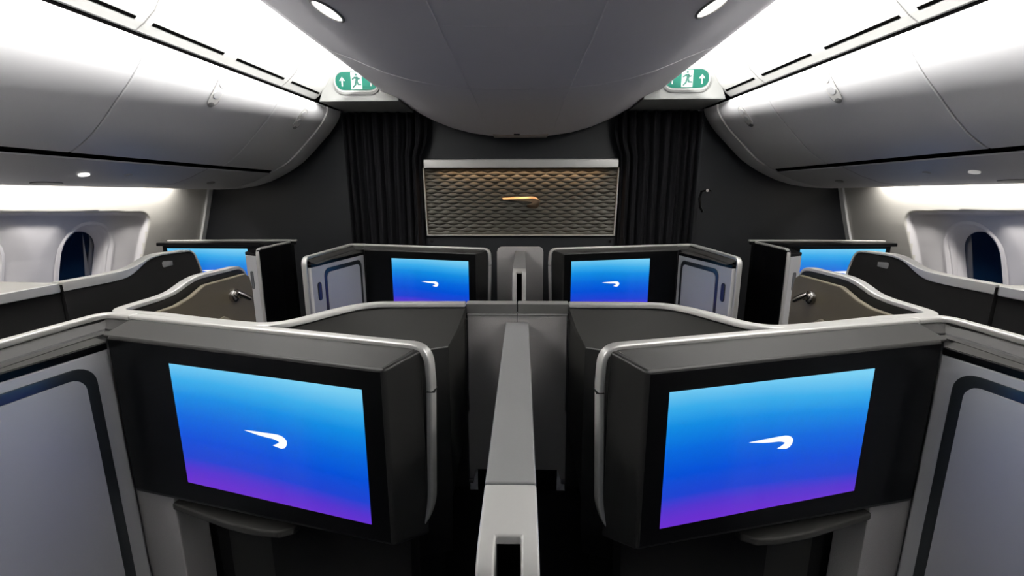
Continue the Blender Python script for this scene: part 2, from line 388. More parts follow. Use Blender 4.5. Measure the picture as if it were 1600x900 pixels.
# ------------------------------------------------------------------ side walls with window belt
WZ = [(0, 2.50), (.3, 2.60), (.7, 2.62), (1.0, 2.575), (1.224, 2.511), (1.37, 2.465), (1.46, 2.44), (1.61, 2.396), (1.75, 2.37), (1.9, 2.36)]
def wx(z, Y):
    for (a, xa), (b, xb) in zip(WZ, WZ[1:]):
        if a <= z <= b: x = xa + (xb - xa) * (z - a) / (b - a); break
    return x + .02 * (YB - Y)
WIN = [2.605, 2.0, 1.395]
WC = 1.125
def rr_sdf(u, v, hu, hv, r):
    qx = abs(u) - hu + r; qy = abs(v) - hv + r
    return min(max(qx, qy), 0) + sqrt(max(qx, 0) ** 2 + max(qy, 0) ** 2) - r
def belt(z, Y):
    top = 1.452 + .036 * (2.95 - Y)
    # recessed window belt with one rounded front top corner
    yc = (2.955 + .10 * (z - 1.3) - 4) / 2 + .0
    d = rr_sdf(Y - (2.965 - .10 * (1.4 - z) - 2.0), z - (top - .5), 2.0, .5, .085)
    x = wx(z, Y) + .035 * sstep(-d / .022)
    if d < 0:
        for w in WIN:
            r = sqrt(((Y - w) / .30) ** 2 + ((z - WC) / .42) ** 2)
            x += .035 * sstep((1 - r) / .6)
            e = rr_sdf(Y - w, z - WC, .128, .24, .125)
            x += .09 * sstep((-e + .012) / .02)
    return x
for s in (-1, 1):
    side = 'left' if s < 0 else 'right'
    ys = [-1.2, -.6, 0, .5, .9] + [1.0 + .02 * k for k in range(40)] + [1.8 + .0075 * k for k in range(220)]; ys.append(3.5)
    ys = sorted(set(round(min(y, 3.5), 4) for y in ys))
    zs = [0, .3, .6, .75] + [.80 + .02 * k for k in range(14)] + [1.075 + .0075 * k for k in range(58)] + [1.56, 1.61, 1.66, 1.75, 1.85]
    v = [(belt(z, y), y, z) for z in zs for y in ys]; n = len(ys)
    f = [(j * n + i, j * n + i + 1, (j + 1) * n + i + 1, (j + 1) * n + i) for j in range(len(zs) - 1) for i in range(n - 1)]
    k = len(v); v += [(2.80, ys[0], 0), (2.80, ys[-1], 0), (2.80, ys[-1], 1.85), (2.80, ys[0], 1.85)]; f.append((k, k + 1, k + 2, k + 3))
    f += [tuple([j * n for j in range(len(zs))] + [k + 3, k]), tuple([j * n + n - 1 for j in range(len(zs))] + [k + 2, k + 1]),
          tuple(list(range(n)) + [k + 1, k]), tuple(list(range((len(zs) - 1) * n, len(zs) * n)) + [k + 2, k + 3])]
    wl = struct(mesh('wall_' + side, v, f, 'cream', s=s, smooth=True, angle=60))
    # pale reveal colour inside the belt
    wl.data.materials.append(M['winwhite'])
    for p in wl.data.polygons:
        c = p.center; z, y = c.z, c.y; top = 1.452 + .036 * (2.95 - y)
        if len(p.vertices) == 4 and abs(c.x) < 2.78 and rr_sdf(y - (2.965 - .10 * (1.4 - z) - 2.0), z - (top - .5), 2.0, .5, .085) < -.006: p.material_index = 1
    g = G(); g.loft([[(wx(z, 3.47) - .016, 3.455, z), (wx(z, 3.47) + .02, 3.455, z), (wx(z, 3.47) + .02, 3.499, z), (wx(z, 3.47) - .016, 3.499, z)] for z in (.02, .7, 1.0, 1.224, 1.37, 1.61)])
    struct(g.obj('trim_7' if s < 0 else 'trim_8', 'cove', s=s))
    for wi, w in enumerate(WIN[:3]):
        # window: moulded ring and dimmed pane
        def ring(hw, hh, r, off):
            return [(wx(min(1.85, WC + b), w + a) + off, w + a, WC + b) for a, b in rrect(hw * 2, hh * 2, r, 8)]
        g = G(); g.loft([ring(.185, .290, .18, .078), ring(.176, .282, .172, .054), ring(.160, .266, .155, .050), ring(.150, .256, .145, .062), ring(.130, .238, .125, .10), ring(.112, .222, .108, .128), ring(.112, .222, .108, .15), ring(.19, .295, .18, .15)], caps=False)
        wo = struct(g.obj('window_%d' % (wi + 1 + (0 if s < 0 else 3)), 'winwhite', s=s, smooth=True, angle=50))
        g = G(); g.loft([ring(.116, .226, .112, .126), ring(.116, .226, .112, .134)]).obj('pane', 'pane', wo, s=s)

# ------------------------------------------------------------------ exit signs
def flat(poly, y, th, x0, z0, k=1.0):
    return [(x0 + a * k, y, z0 + b * k) for a, b in poly]
MAN = [
    [(-.006, .036), (-.002, .041), (.004, .041), (.008, .036), (.006, .030), (.001, .0285), (-.004, .031)],
    [(-.010, .024), (.010, .026), (.014, .008), (.011, -.005), (-.006, -.004), (-.003, .008)],
    [(-.010, .024), (-.027, .011), (-.024, .004), (-.004, .014)],
    [(.008, .026), (.019, .015), (.028, .019), (.029, .012), (.017, .006), (.007, .013)],
    [(-.006, -.003), (.005, -.006), (.001, -.024), (-.018, -.041), (-.026, -.038), (-.010, -.020)],
    [(.001, -.002), (.012, -.004), (.016, -.015), (.032, -.017), (.032, -.025), (.008, -.024)],
]
ARROW = [(-.004, -.032), (.004, -.032), (.004, .008), (.012, -.001), (.018, .003), (0, .024), (-.018, .003), (-.012, -.001), (-.004, .008)]
for s in (-1, 1):
    pos = 'left' if s < 0 else 'right'
    t = thing('exit_sign', 'green running man exit sign in white housing, %s of the centre ceiling panel' % pos, 'exit sign', (s * 1.04, 3.2, 2.16), 'exit signs at the front of the cabin')
    g = G()
    fr = [(1.303, 3.05, 2.150), (1.262, 3.05, 2.262), (1.225, 3.05, 2.300), (1.095, 3.05, 2.372), (.84, 3.05, 2.385), (.78, 3.05, 2.150)]
    bk = [(1.275, 3.46, 2.150), (1.24, 3.46, 2.262), (1.205, 3.46, 2.300), (1.095, 3.46, 2.385), (.84, 3.46, 2.39), (.78, 3.46, 2.150)]
    g.loft([fr, bk]).obj('housing', 'signw', t, s=s, bevel=.006, seg=2)
    cx, cz0 = 1.044, 2.270
    def pill(w, h, y, dz=0): return [(cx + a, y, cz0 + b + dz) for a, b in rrect(w, h, h / 2 * .96, 8)]
    g = G(); g.loft([pill(.300, .140, 3.052, -.008), pill(.300, .140, 3.040, -.010), pill(.285, .124, 3.034, -.004), pill(.276, .114, 3.038)]).obj('bezel', 'signw', t, s=s, smooth=True)
    b = G(); b.loft([pill(.270, .108, 3.040), pill(.270, .108, 3.0345)]).obj('sign_plate', 'green', t, s=s)
    g = G(); g.prism([(s * cx - .035, 3.0335, cz0 - .050), (s * cx + .035, 3.0335, cz0 - .050), (s * cx + .035, 3.0335, cz0 + .050), (s * cx - .035, 3.0335, cz0 + .050)], (0, .0006, 0))
    for dx in (-.092, .092): g.prism(flat(ARROW, 3.0335, 0, s * cx + dx, cz0), (0, .0006, 0))
    g.obj('pictogram', 'signlit', t)
    g = G()
    for p in MAN: g.prism(flat(p, 3.0320, 0, s * cx - .002, cz0, 1.05), (0, .0006, 0))
    g.obj('running_figure', 'signman', t)

# ------------------------------------------------------------------ decorative panel on the front wall
t = thing('wall_panel', 'bronze scalloped relief panel with lit emblem on the dark front wall', 'wall panel', (0, 3.48, 1.25))
g = G()
g.box(-.722, .722, 3.472, 3.498, 1.245, 1.815); g.obj('backing', 'rim2', t, bevel=.004)
g = G(); p = [Vector((-.716, 3.452, 1.262)), Vector((-.728, 3.452, 1.83)), Vector((.728, 3.452, 1.83)), Vector((.716, 3.452, 1.262))]
g = G(); P0 = [(-.735, 1.758), (.735, 1.758), (.722, 1.250), (-.722, 1.250)]; P1 = [(-.725, 1.758), (.725, 1.758), (.712, 1.260), (-.712, 1.260)]
g.loft([[(x, 3.47, z) for x, z in P0], [(x, 3.445, z) for x, z in P0], [(x, 3.445, z) for x, z in P1], [(x, 3.47, z) for x, z in P1]], caps=False).obj('frame', 'rim', t, bevel=.002)
g = G(); g.prism([(-.732, 3.40, 1.795), (.732, 3.40, 1.795), (.732, 3.395, 1.768), (-.732, 3.395, 1.768)], (0, .01, 0))
g = G(); a = [(-.712, 3.388, 1.754), (-.712, 3.388, 1.810), (-.712, 3.398, 1.818), (-.712, 3.475, 1.818), (-.712, 3.475, 1.806), (-.712, 3.402, 1.804), (-.712, 3.398, 1.754)]
g.loft([a, [(-x, y, z) for x, y, z in a]]).obj('light_valance', 'rim', t, bevel=.003)
nx, nz = 360, 260; v = []; Lx = .1085; Pz = .0262
def relief(x, z):
    u = z / Pz; ph = 2 * pi * x / Lx
    k0 = math.floor(u)
    best = None
    for k in (k0 - 1, k0, k0 + 1):
        r0 = k + .27 * sin(ph + k * pi); r1 = k + 1 + .27 * sin(ph + (k + 1) * pi)
        if r0 <= u < r1:
            w = (r1 - r0); fr = (u - r0) / w
            return .0058 * w * sin(pi * fr ** .8)
    return 0
for j in range(nz + 1):
    z = 1.258 + .504 * j / nz
    for i in range(nx + 1):
        x = -.722 + 1.444 * i / nx; x *= 1 - .014 * (1 - j / nz)
        v.append((x, 3.470 - relief(x, z), z))
f = [(j * (nx + 1) + i, j * (nx + 1) + i + 1, (j + 1) * (nx + 1) + i + 1, (j + 1) * (nx + 1) + i) for j in range(nz) for i in range(nx)]
mesh('relief', v, f, 'relief', t, smooth=True, angle=80)
# emblem, larger, softly folded
g = G(); k = .00212; ex, ez = -.137, 1.537
o1 = [(ex + a * k, 3.452, ez - b * k * 1.12) for a, b in EMB]; cxm = sum(p[0] for p in o1) / len(o1); czm = sum(p[2] for p in o1) / len(o1)
g.loft([[(x, 3.468, z) for x, y, z in o1], [(x, 3.457, z) for x, y, z in o1], [(cxm + (x - cxm) * .975, 3.446 - .004 * sin(i), czm + (z - czm) * .62) for i, (x, y, z) in enumerate(o1)]])
g.obj('emblem', 'bronze', t, smooth=True, angle=30)
t2 = thing('lower_wall_panel', 'plain black lower panel with two screws beneath the relief panel', 'wall panel', (0, 3.49, .3))
G().box(-.742, .742, 3.474, 3.499, .02, 1.238).obj('panel', 'bulk', t2, bevel=.003)
for sx in (-1, 1):
    g = G(); tube(g, [Vector((sx * .688, 3.476, 1.208)), Vector((sx * .688, 3.468, 1.208))], .010, 14).obj('screw', 'metal', t2, smooth=True)

# ------------------------------------------------------------------ curtains
for s in (-1, 1):
    pos = 'left' if s < 0 else 'right'
    t = thing('curtain', 'dark pleated curtain hanging %s of the relief panel' % pos, 'curtain', (s * .96, 3.4, .02), 'curtains on the front wall')
    nx, nz = 150, 26; rows = []
    for j in range(nz + 1):
        z = .03 + (2.165 - .03) * j / nz; r = []
        for i in range(nx + 1):
            a = i / nx; x = .735 + .55 * a - .055 * sstep((z - 1.83) / .14) * (1 - a) ** 4; bul = .02 * sin(pi * z / 2.1)
            x += (.03 * (z - 1.2) if a > .5 else 0) * abs(a - .5)
            ph = 2 * pi * (a * 8.5 + .25 * sin(a * 7) + .05 * sin(z * 2 + a * 9))
            y = 3.415 + .026 * sin(ph) + .008 * sin(2.3 * ph + z)
            zz = z
            if j == nz: zz += .012 * sin(a * 40)
            top = min(2.143, ceil_h(min(x, .89), 3.39) - .005)
            if zz > top: zz = top
            r.append((x, y, zz))
        rows.append(r)
    v = [p for r in rows for p in r]; n = nx + 1
    f = [(j * n + i, j * n + i + 1, (j + 1) * n + i + 1, (j + 1) * n + i) for j in range(nz) for i in range(nx)]
    o = mesh('cloth', v, f, 'curtain', t, s=s, smooth=True, angle=80)
    sm = o.modifiers.new('solid', 'SOLIDIFY'); sm.thickness = .004
    g = G(); g.box(.655, .672, 3.36, 3.37, 0, 0) if False else None
    g = G(); tube(g, [Vector((.74, 3.44, 2.10)), Vector((1.27, 3.44, 2.10))], .006, 8).obj('rail', 'blackp', t, s=s)
# curtain tie and post on the right
t = thing('curtain_tie', 'small black strap with metal stud hooked on post beside the right curtain', 'curtain tie', (1.33, 3.38, 1.48))
g = G(); tube(g, [Vector(p) for p in ((1.395, 3.40, 1.585), (1.36, 3.37, 1.590), (1.315, 3.36, 1.580), (1.305, 3.36, 1.53), (1.315, 3.36, 1.47), (1.335, 3.36, 1.435))], .009, 8).obj('strap', 'blackp', t, smooth=True)
g = G(); tube(g, [Vector((1.352, 3.358, 1.588)), Vector((1.352, 3.346, 1.588))], .011, 12).obj('stud', 'metal', t, smooth=True)
g = G(); g.box(1.29, 1.335, 3.455, 3.495, .02, 2.10)
tag(g.obj('post', 'bulk', bevel=.004), 'narrow dark grey post behind the curtain tie, right of the right curtain', 'post')

# ------------------------------------------------------------------ centre suites
TH = radians(15.15); OX, OY = .3007, .8177
EX = (cos(TH), sin(TH)); NX = (sin(TH), -cos(TH))          # along outward, towards the seat
P = 1.777
def S(a, z, off=0.0, dy=0.0, base=None):
    ox, oy = base[:2] if base else (OX, OY); e = base[2] if base else EX; n = base[3] if base else NX
    return (ox + a * e[0] + off * n[0], oy + dy + a * e[1] + off * n[1], z)

def screen_parts(t, s, dy, zt, base=None, w=.509, h=.3035):
    uvs = [(0, 1), (1, 1), (1, 0), (0, 0)]
    q = [S(0, zt, .0012, dy, base), S(w, zt, .0012, dy, base), S(w, zt - h, .0012, dy, base), S(0, zt - h, .0012, dy, base)]
    bq = [S(0, zt, -.006, dy, base), S(w, zt, -.006, dy, base), S(w, zt - h, -.006, dy, base), S(0, zt - h, -.006, dy, base)]
    if s < 0: uvs = [(1, 1), (0, 1), (0, 0), (1, 0)]
    v = q + bq
    f = [(0, 1, 2, 3), (7, 6, 5, 4), (0, 4, 5, 1), (1, 5, 6, 2), (2, 6, 7, 3), (3, 7, 4, 0)]
    o = mesh('screen', v, f, 'screen', t, s=s, uv=uvs + uvs)
    # white emblem shown on the screen
    k = .00085 * w / .509; c = (w / 2) ; z0 = zt - h * .445; pts = []
    for a, b in EMB:
        aa = a * k - 67 * k; al = c + (aa if s > 0 else -aa)
        pts.append((al, z0 - b * k))
    n = len(pts)
    v = [S(a, z, .0018, dy, base) for a, z in pts] + [S(a, z, .0013, dy, base) for a, z in pts]
    f = [tuple(range(n)), tuple(range(2 * n - 1, n - 1, -1))] + [(i, (i + 1) % n, n + (i + 1) % n, n + i) for i in range(n)]
    mesh('emblem', v, f, 'logo', o, s=s)
    return o

def console(s, dy, label):
    t = thing('television_console', label, 'television console', (s * .6, .95 + dy, 0), 'screens facing the centre seats')
    A0, A1, Z0, Z1 = -.052, .700, .812, 1.2245
    # housing: front face and a slightly larger back, so the top slopes up to the rim
    f = [S(A0, Z0 + .02, 0, dy), S(A1, Z0 - .004, 0, dy), S(A1, Z1, 0, dy), S(A0, Z1, 0, dy)]
    b = [S(A0 - .032, Z0 - .02, -.097, dy), S(A1 + .06, Z0 - .02, -.097, dy), S(A1 + .06, 1.238, -.097, dy), S(A0 - .032, 1.236, -.097, dy)]
    G().hexa(f, b).obj('housing', 'char', t, s=s, bevel=.007, seg=3)
    # top ledge, its grey lightened for the light on its upward face
    f = [S(A0 + .006, Z1 + .0008, -.004, dy), S(A1 + .02, Z1 + .0008, -.004, dy), S(A1 + .055, 1.2392, -.096, dy), S(A0 - .018, 1.2378, -.096, dy)]
    b = [(p[0], p[1], p[2] - .006) for p in f]
    G().hexa(f, b).obj('top_ledge', 'rim2' if False else 'ledge', t, s=s, bevel=.002)
    # glossy black face
    f = [S(A0 + .008, Z0 + .026, .0006, dy), S(A1 - .002, Z0 + .006, .0006, dy), S(A1 - .002, Z1 - .006, .0006, dy), S(A0 + .008, Z1 - .006, .0006, dy)]
    b = [S(A0 + .008, Z0 + .026, -.012, dy), S(A1 - .002, Z0 + .006, -.012, dy), S(A1 - .002, Z1 - .006, -.012, dy), S(A0 + .008, Z1 - .006, -.012, dy)]
    G().hexa(f, b).obj('bezel', 'blackp', t, s=s, bevel=.001)
    screen_parts(t, s, dy, 1.177)
    # silver rim: along the back of the top and down the inner side
    off = -.104
    path = fillet([S(.76, 1.2400, off, dy), S(A0 - .042, 1.2400, off, dy), S(A0 - .046, 1.16, off, dy), S(A0 - .036, .86, off, dy), S(A0 - .008, .80, off + .02, dy)], [0, .045, 0, .05, 0], 7)
    n = (NX[0], NX[1], 0)
    g = sweep(path, [(-.013, -.007), (.013, -.007), (.013, .007), (-.013, .007)], n)
    g.obj('rim', 'rim', t, s=s, bevel=.0045, seg=3)
    g = G(); q = S(A0 - .047, 1.145, off, dy); g.box(q[0] - .009, q[0] + .009, q[1] - .016, q[1] + .016, 1.1445, 1.1455); g.obj('rim_joint', 'blackp', t, s=s)
    # vent mesh behind the rim
    f = [S(.02, 1.236, -.122, dy), S(.26, 1.237, -.122, dy), S(.26, 1.237, -.140, dy), S(.02, 1.236, -.140, dy)]
    G().hexa(f, [(p[0], p[1], p[2] - .01) for p in f]).obj('vent', 'black', t, s=s)
    # lower console and table edge
    f = [S(.60, .0, -.02, dy), S(.722, .0, -.012, dy), S(.722, .81, -.012, dy), S(.60, .81, -.02, dy)]
    b = [S(.60, .0, -.10, dy), S(.76, .0, -.10, dy), S(.76, .81, -.10, dy), S(.60, .81, -.10, dy)]
    G().hexa(f, b).obj('side_panel', 'pgrey', t, s=s, bevel=.003)
    tb = [S(.598, .787, -.05, dy), S(.598, .787, -.012, dy), S(.40, .787, .004, dy), S(.31, .787, .002, dy), S(.26, .787, -.008, dy), S(.235, .787, -.03, dy), S(.235, .787, -.05, dy)]
    g = G(); g.prism(tb, (0, 0, -.020)); g.obj('table_edge', 'tray', t, s=s, bevel=.005, seg=3)
    f = [S(.0, .0, -.12, dy), S(.60, .0, -.12, dy), S(.60, .80, -.12, dy), S(-.02, .80, -.12, dy)]
    b = [S(.0, .0, -.16, dy), S(.62, .0, -.16, dy), S(.62, .80, -.16, dy), S(-.02, .80, -.16, dy)]
    G().hexa(f, b).obj('footwell_back', 'darkfab', t, s=s)
    return t
M['ledge'] = mat('ledge_lit_grey_lacquer', (.032, .031, .030), .50, .0, bump=.04, bscale=400, spec=.25)
M['tray'] = mat('tray_grey', (.036, .035, .033), .55, .0, spec=.2)

def wardrobe(s, dy, label, pts=None, z=0.0, ep=None, rimp=None, hand=True):
    """cabinet on the aisle side of the screen: pts = plan of the inner face from the screen to the free end; ep = outer side"""
    t = thing('wardrobe', label, 'cabinet', (s * (pts[0][0] + ep[0][0]) / 2, (pts[0][1] + pts[-1][1]) / 2 + dy, 0), 'side cabinets of the suites')
    inner = [Vector((x, y + dy, 0)) for x, y in pts]; outer = [Vector((x, y + dy, 0)) for x, y in ep]
    zt, zb, zr = 1.190 + z, 1.207 + z, 1.240 + z
    poly = inner + list(reversed(outer))
    g = G(); g.prism([(p.x, p.y, .02) for p in poly], (0, 0, zt - .02)); g.obj('body', 'white', t, s=s, bevel=.004)
    # black glossy band and tray
    g = G(); g.prism([(p.x, p.y, zt + .0003) for p in poly], (0, 0, zb - zt)); g.obj('top_band', 'blackp', t, s=s, bevel=.002)
    # tray plate, groove and the slope up to the rim
    rp = fillet([Vector((x, y + dy, zr)) for x, y in rimp], [0] + [.055] * (len(rimp) - 2) + [0], 6)
    def strip(a0, z0, a1, z1, nm, m, th=.004):
        rows = []
        for i, p in enumerate(rp):
            n = -plan_n(rp, i); q0 = p + n * a0; q1 = p + n * a1
            rows.append([(q0.x, q0.y, z0 + z), (q1.x, q1.y, z1 + z), (q1.x, q1.y, z1 + z - th), (q0.x, q0.y, z0 + z - th)])
        return G().loft(rows).obj(nm, m, t, s=s, smooth=True, angle=30)
    strip(.040, 1.2155, .010, 1.2330, 'tray_back', 'ledge'); strip(.046, 1.2115, .038, 1.2165, 'groove', 'blackp'); strip(.062, 1.2100, .045, 1.2125, 'groove_edge', 'ledge')
    g = G(); tp = [i_ * .985 + o_ * .015 for i_, o_ in zip(inner, [inner[0], inner[1], inner[2]])]
    pl = [Vector((p.x + .003, p.y, 0)) for p in inner] + [Vector((outer[-1].x - .05 * 0 - .012, outer[-1].y + .004, 0)), Vector((outer[-2].x - .052, outer[-2].y, 0)), Vector((outer[1].x - .052, outer[1].y, 0)), Vector((outer[0].x - .050, outer[0].y - .085, 0))]
    g.prism([(p.x, p.y, zb + .0005) for p in pl], (0, 0, .0012)); g.obj('tray', 'tray', t, s=s)
    # outer skin
    g = ribbon([Vector((p.x, p.y, zr - .005)) for p in outer], -.006, .006, .02); g.obj('outer_skin', 'darkfab', t, s=s)
    # rim along the aisle edge, then down at the free end
    e = outer[-1]; d = (outer[-1] - outer[-2]).normalized()
    path = fillet([Vector((x, y + dy, zr)) for x, y in rimp[:-1]] + [Vector((e.x, e.y, zr)) + d * .012, Vector((e.x, e.y, .03)) + d * .012], [0] + [.055] * (len(rimp) - 2) + [.04, 0], 7)
    nn = Vector((-d.y, d.x, 0))
    rows = []; kc = len(path) - 9
    for i, p in enumerate(path):
        tv = (path[min(i + 1, len(path) - 1)] - path[max(0, i - 1)]).normalized(); n = -plan_n(path, i) if i < kc else Vector((-1, 0, 0)); u = n.cross(tv).normalized()
        rows.append([tuple(p + n * a + u * b) for a, b in ((-.013, -.008), (.013, -.008), (.013, .008), (-.013, .008))])
    G().loft(rows).obj('rim', 'rim', t, s=s, bevel=.005, seg=3)
    # end face trim at the free end
    # door with dark inlay following the bend of the inner face
    def on(u, zz, lift):       # u = running length along the inner face from the screen end
        k = 0; L = u
        while k < len(inner) - 2 and L > (inner[k + 1] - inner[k]).length: L -= (inner[k + 1] - inner[k]).length; k += 1
        q = inner[k] + (inner[k + 1] - inner[k]).normalized() * L
        n0 = []
        for kk in range(len(inner) - 1):
            dd = (inner[kk + 1] - inner[kk]).normalized(); nv = Vector((dd.y, -dd.x, 0)); n0.append(nv if nv.x < 0 or (abs(nv.x) < .3 and nv.y < 0) else -nv)
        l0 = (inner[1] - inner[0]).length; w = sstep((u - l0 + .02) / .04) if len(inner) > 2 else 0
        n = (n0[0] * (1 - w) + n0[min(1, len(n0) - 1)] * w).normalized()
        return tuple(Vector((q.x, q.y, zz)) + n * lift)
    Ltot = sum((inner[k + 1] - inner[k]).length for k in range(len(inner) - 1)); l0 = (inner[1] - inner[0]).length
    u0, u1 = .035, Ltot * .80 if hand else Ltot - .05; zt2, zb2 = zt - .022, .25
    us = sorted(set([u0, u1] + [u for u in (l0 - .03, l0 - .01, l0, l0 + .01, l0 + .03, (u0 + l0) / 2) if u0 < u < u1]))
    def outline(ins):
        a0, a1, b0, b1 = u0 + ins, u1 - ins, zb2 + ins, zt2 - ins; r = .045 - ins * .6; o = []
        for k in range(7): a = pi / 2 * k / 6; o.append((a0 + r - r * cos(a), b1 - r + r * sin(a)))
        for u in us:
            if a0 + r + .003 < u < a1 - r - .003: o.append((u, b1))
        for k in range(7): a = pi / 2 * k / 6; o.append((a1 - r + r * sin(a), b1 - r + r * cos(a)))
        for k in range(7): a = pi / 2 * k / 6; o.append((a1 - r + r * cos(a), b0 + r - r * sin(a)))
        for u in reversed(us):
            if a0 + r + .003 < u < a1 - r - .003: o.append((u, b0))
        for k in range(7): a = pi / 2 * k / 6; o.append((a0 + r - r * sin(a), b0 + r - r * cos(a)))
        return o
    rows = [[on(u, zz, l) for u, zz in outline(i)] for i, l in ((0, -.002), (0, .0022), (.003, .003), (.024, .0012), (.024, -.002))]
    G().loft(rows, caps=False).obj('door_inlay', 'strip', t, s=s, smooth=True, angle=40)
    # door leaf: grid strip between inner outline columns
    g = G(); ins = .025; a0, a1, b0, b1 = u0 + ins, u1 - ins, zb2 + ins, zt2 - ins; r = .03
    cols = sorted(set([a0 + r * (1 - cos(pi / 2 * k / 5)) for k in range(6)] + [a1 - r * (1 - cos(pi / 2 * k / 5)) for k in range(6)] + [u for u in us if a0 + r < u < a1 - r]))
    rr = []
    for u in cols:
        e0 = min(u - a0, a1 - u); dz = 0 if e0 >= r else r - sqrt(max(0, r * r - (r - e0) ** 2))
        rr.append([on(u, b1 - dz, .004), on(u, b0 + dz, .004), on(u, b0 + dz, -.004), on(u, b1 - dz, -.004)])
    door = g.loft(rr).obj('door', 'white', t, s=s, smooth=True, angle=40)
    if hand:
        uh = (u1 + Ltot) / 2 - .004; g = G(); rows = []
        for w_, h_, l in ((.034, .10, -.002), (.034, .10, .003), (.028, .094, .004), (.022, .086, .0028)):
            rows.append([on(uh + a, 1.055 + z + b, l) for a, b in rrect(w_, h_, w_ * .48, 5)])
        hd = g.loft(rows).obj('handle', 'strip', t, s=s, smooth=True)
    return t

CW_IN = [(.984, 1.005), (1.032, .725), (1.072, .478)]
CW_RIM = [(1.006, 1.1165), (1.104, 1.143), (1.108, .96), (1.106, .80), (1.100, .478)]
CW_OUT = [(1.092, 1.125), (1.106, .96), (1.106, .80), (1.100, .478)]
for s in (-1, 1):
    pos = 'left' if s < 0 else 'right'
    console(s, 0, 'large angled black screen unit in the near row, %s of the long grey divider' % pos)
    console(s, P, 'smaller far black screen unit below the relief panel, on its %s' % pos)
    wardrobe(s, 0, 'large pale cabinet with dark inlaid door at the %s frame edge beside the near screen' % pos, CW_IN, 0, CW_OUT, CW_RIM)
    wardrobe(s, P, 'small far pale cabinet with pill handle, on the aisle side of the %s centre screen' % pos, CW_IN, 0, CW_OUT, CW_RIM)

# long dividers between the paired seats
M['nose'] = mat('pale_grey_nose', (.46, .455, .445), .40, .2)
def divider2(dy, label):
    # beam with a seam at y = .655 and a paler nose piece
    t = thing('seat_divider', label, 'divider', (0, .9 + dy, 0), 'dividers between the centre seats')
    w, z, y1, ys, yn, sl = .0335, 1.184, 1.285, .520, .430, .014
    def px(x0, x1, poly): 
        g = G(); g.prism([(x0, y + dy, zz) for y, zz in poly], (x1 - x0, 0, 0)); return g
    px(-w, w, [(y1, z), (ys + .0015, z), (ys + .0015, .10), (y1, .10)]).obj('beam', 'beam', t, bevel=.003)
    # nose: one piece, its top rolling over into the front face, with the slot left open
    T = [(ys - .0015, z), ((ys + yn) / 2, z - .0003), (yn, z - .0015), (yn - .018, z - .004), (yn - .032, z - .010), (yn - .044, z - .022), (yn - .051, z - .045), (yn - .055, z - .09), (yn - .056, z - .16), (yn - .056, .10)]
    N = lambda x, q: (x, q[0] + dy, q[1]); g = G(); bk = (ys - .0015, .10); K = 2
    for i in range(len(T) - 1):
        for xa, xb in ((-w, -sl), (sl, w)) if i >= K else ((-w, -sl), (-sl, sl), (sl, w)):
            g.add([N(xa, T[i]), N(xb, T[i]), N(xb, T[i + 1]), N(xa, T[i + 1])], [(0, 1, 2, 3)])
    for x in (-w, w): g.add([N(x, q) for q in T] + [N(x, bk)], [tuple(range(len(T) + 1))])
    sb = (yn, .10)
    for x in (-sl, sl): g.add([N(x, q) for q in T[K:]] + [N(x, sb)], [tuple(range(len(T) - K + 1))])
    g.add([N(-sl, T[K]), N(sl, T[K]), N(sl, sb), N(-sl, sb)], [(0, 1, 2, 3)])
    g.add([N(-w, T[0]), N(-sl, T[0]), N(sl, T[0]), N(w, T[0]), N(w, bk), N(-w, bk)], [(0, 1, 2, 3, 4, 5)])
    g.add([N(-w, T[-1]), N(-sl, T[-1]), N(-sl, sb), N(sl, sb), N(sl, T[-1]), N(w, T[-1]), N(w, bk), N(-w, bk)], [tuple(range(8))])
    o = g.obj('nose', 'nose', t); bm = bmesh.new(); bm.from_mesh(o.data); bmesh.ops.remove_doubles(bm, verts=bm.verts, dist=1e-5); bmesh.ops.recalc_face_normals(bm, faces=bm.faces)
    bm.to_mesh(o.data); bm.free(); bv = o.modifiers.new('bevel', 'BEVEL'); bv.width = .003; bv.segments = 3; bv.limit_method = 'ANGLE'; bv.angle_limit = radians(40)
    for p in o.data.polygons: p.use_smooth = True
    o.modifiers.new('wn', 'WEIGHTED_NORMAL')
    px(-sl + .001, sl - .001, [(yn - .0015, z - .012), (yn - .0015, .12), (yn - .0005, .12), (yn - .0005, z - .012)]).obj('slot_lining', 'black', t)
    px(-w + .003, w - .003, [(ys - .003, z - .003), (ys + .003, z - .003), (ys + .003, .11), (ys - .003, .11)]).obj('joint', 'strip', t)
divider2(0, 'long grey divider running towards the camera between the near screens')
divider2(P, 'short far grey divider with black slot between the far screens')

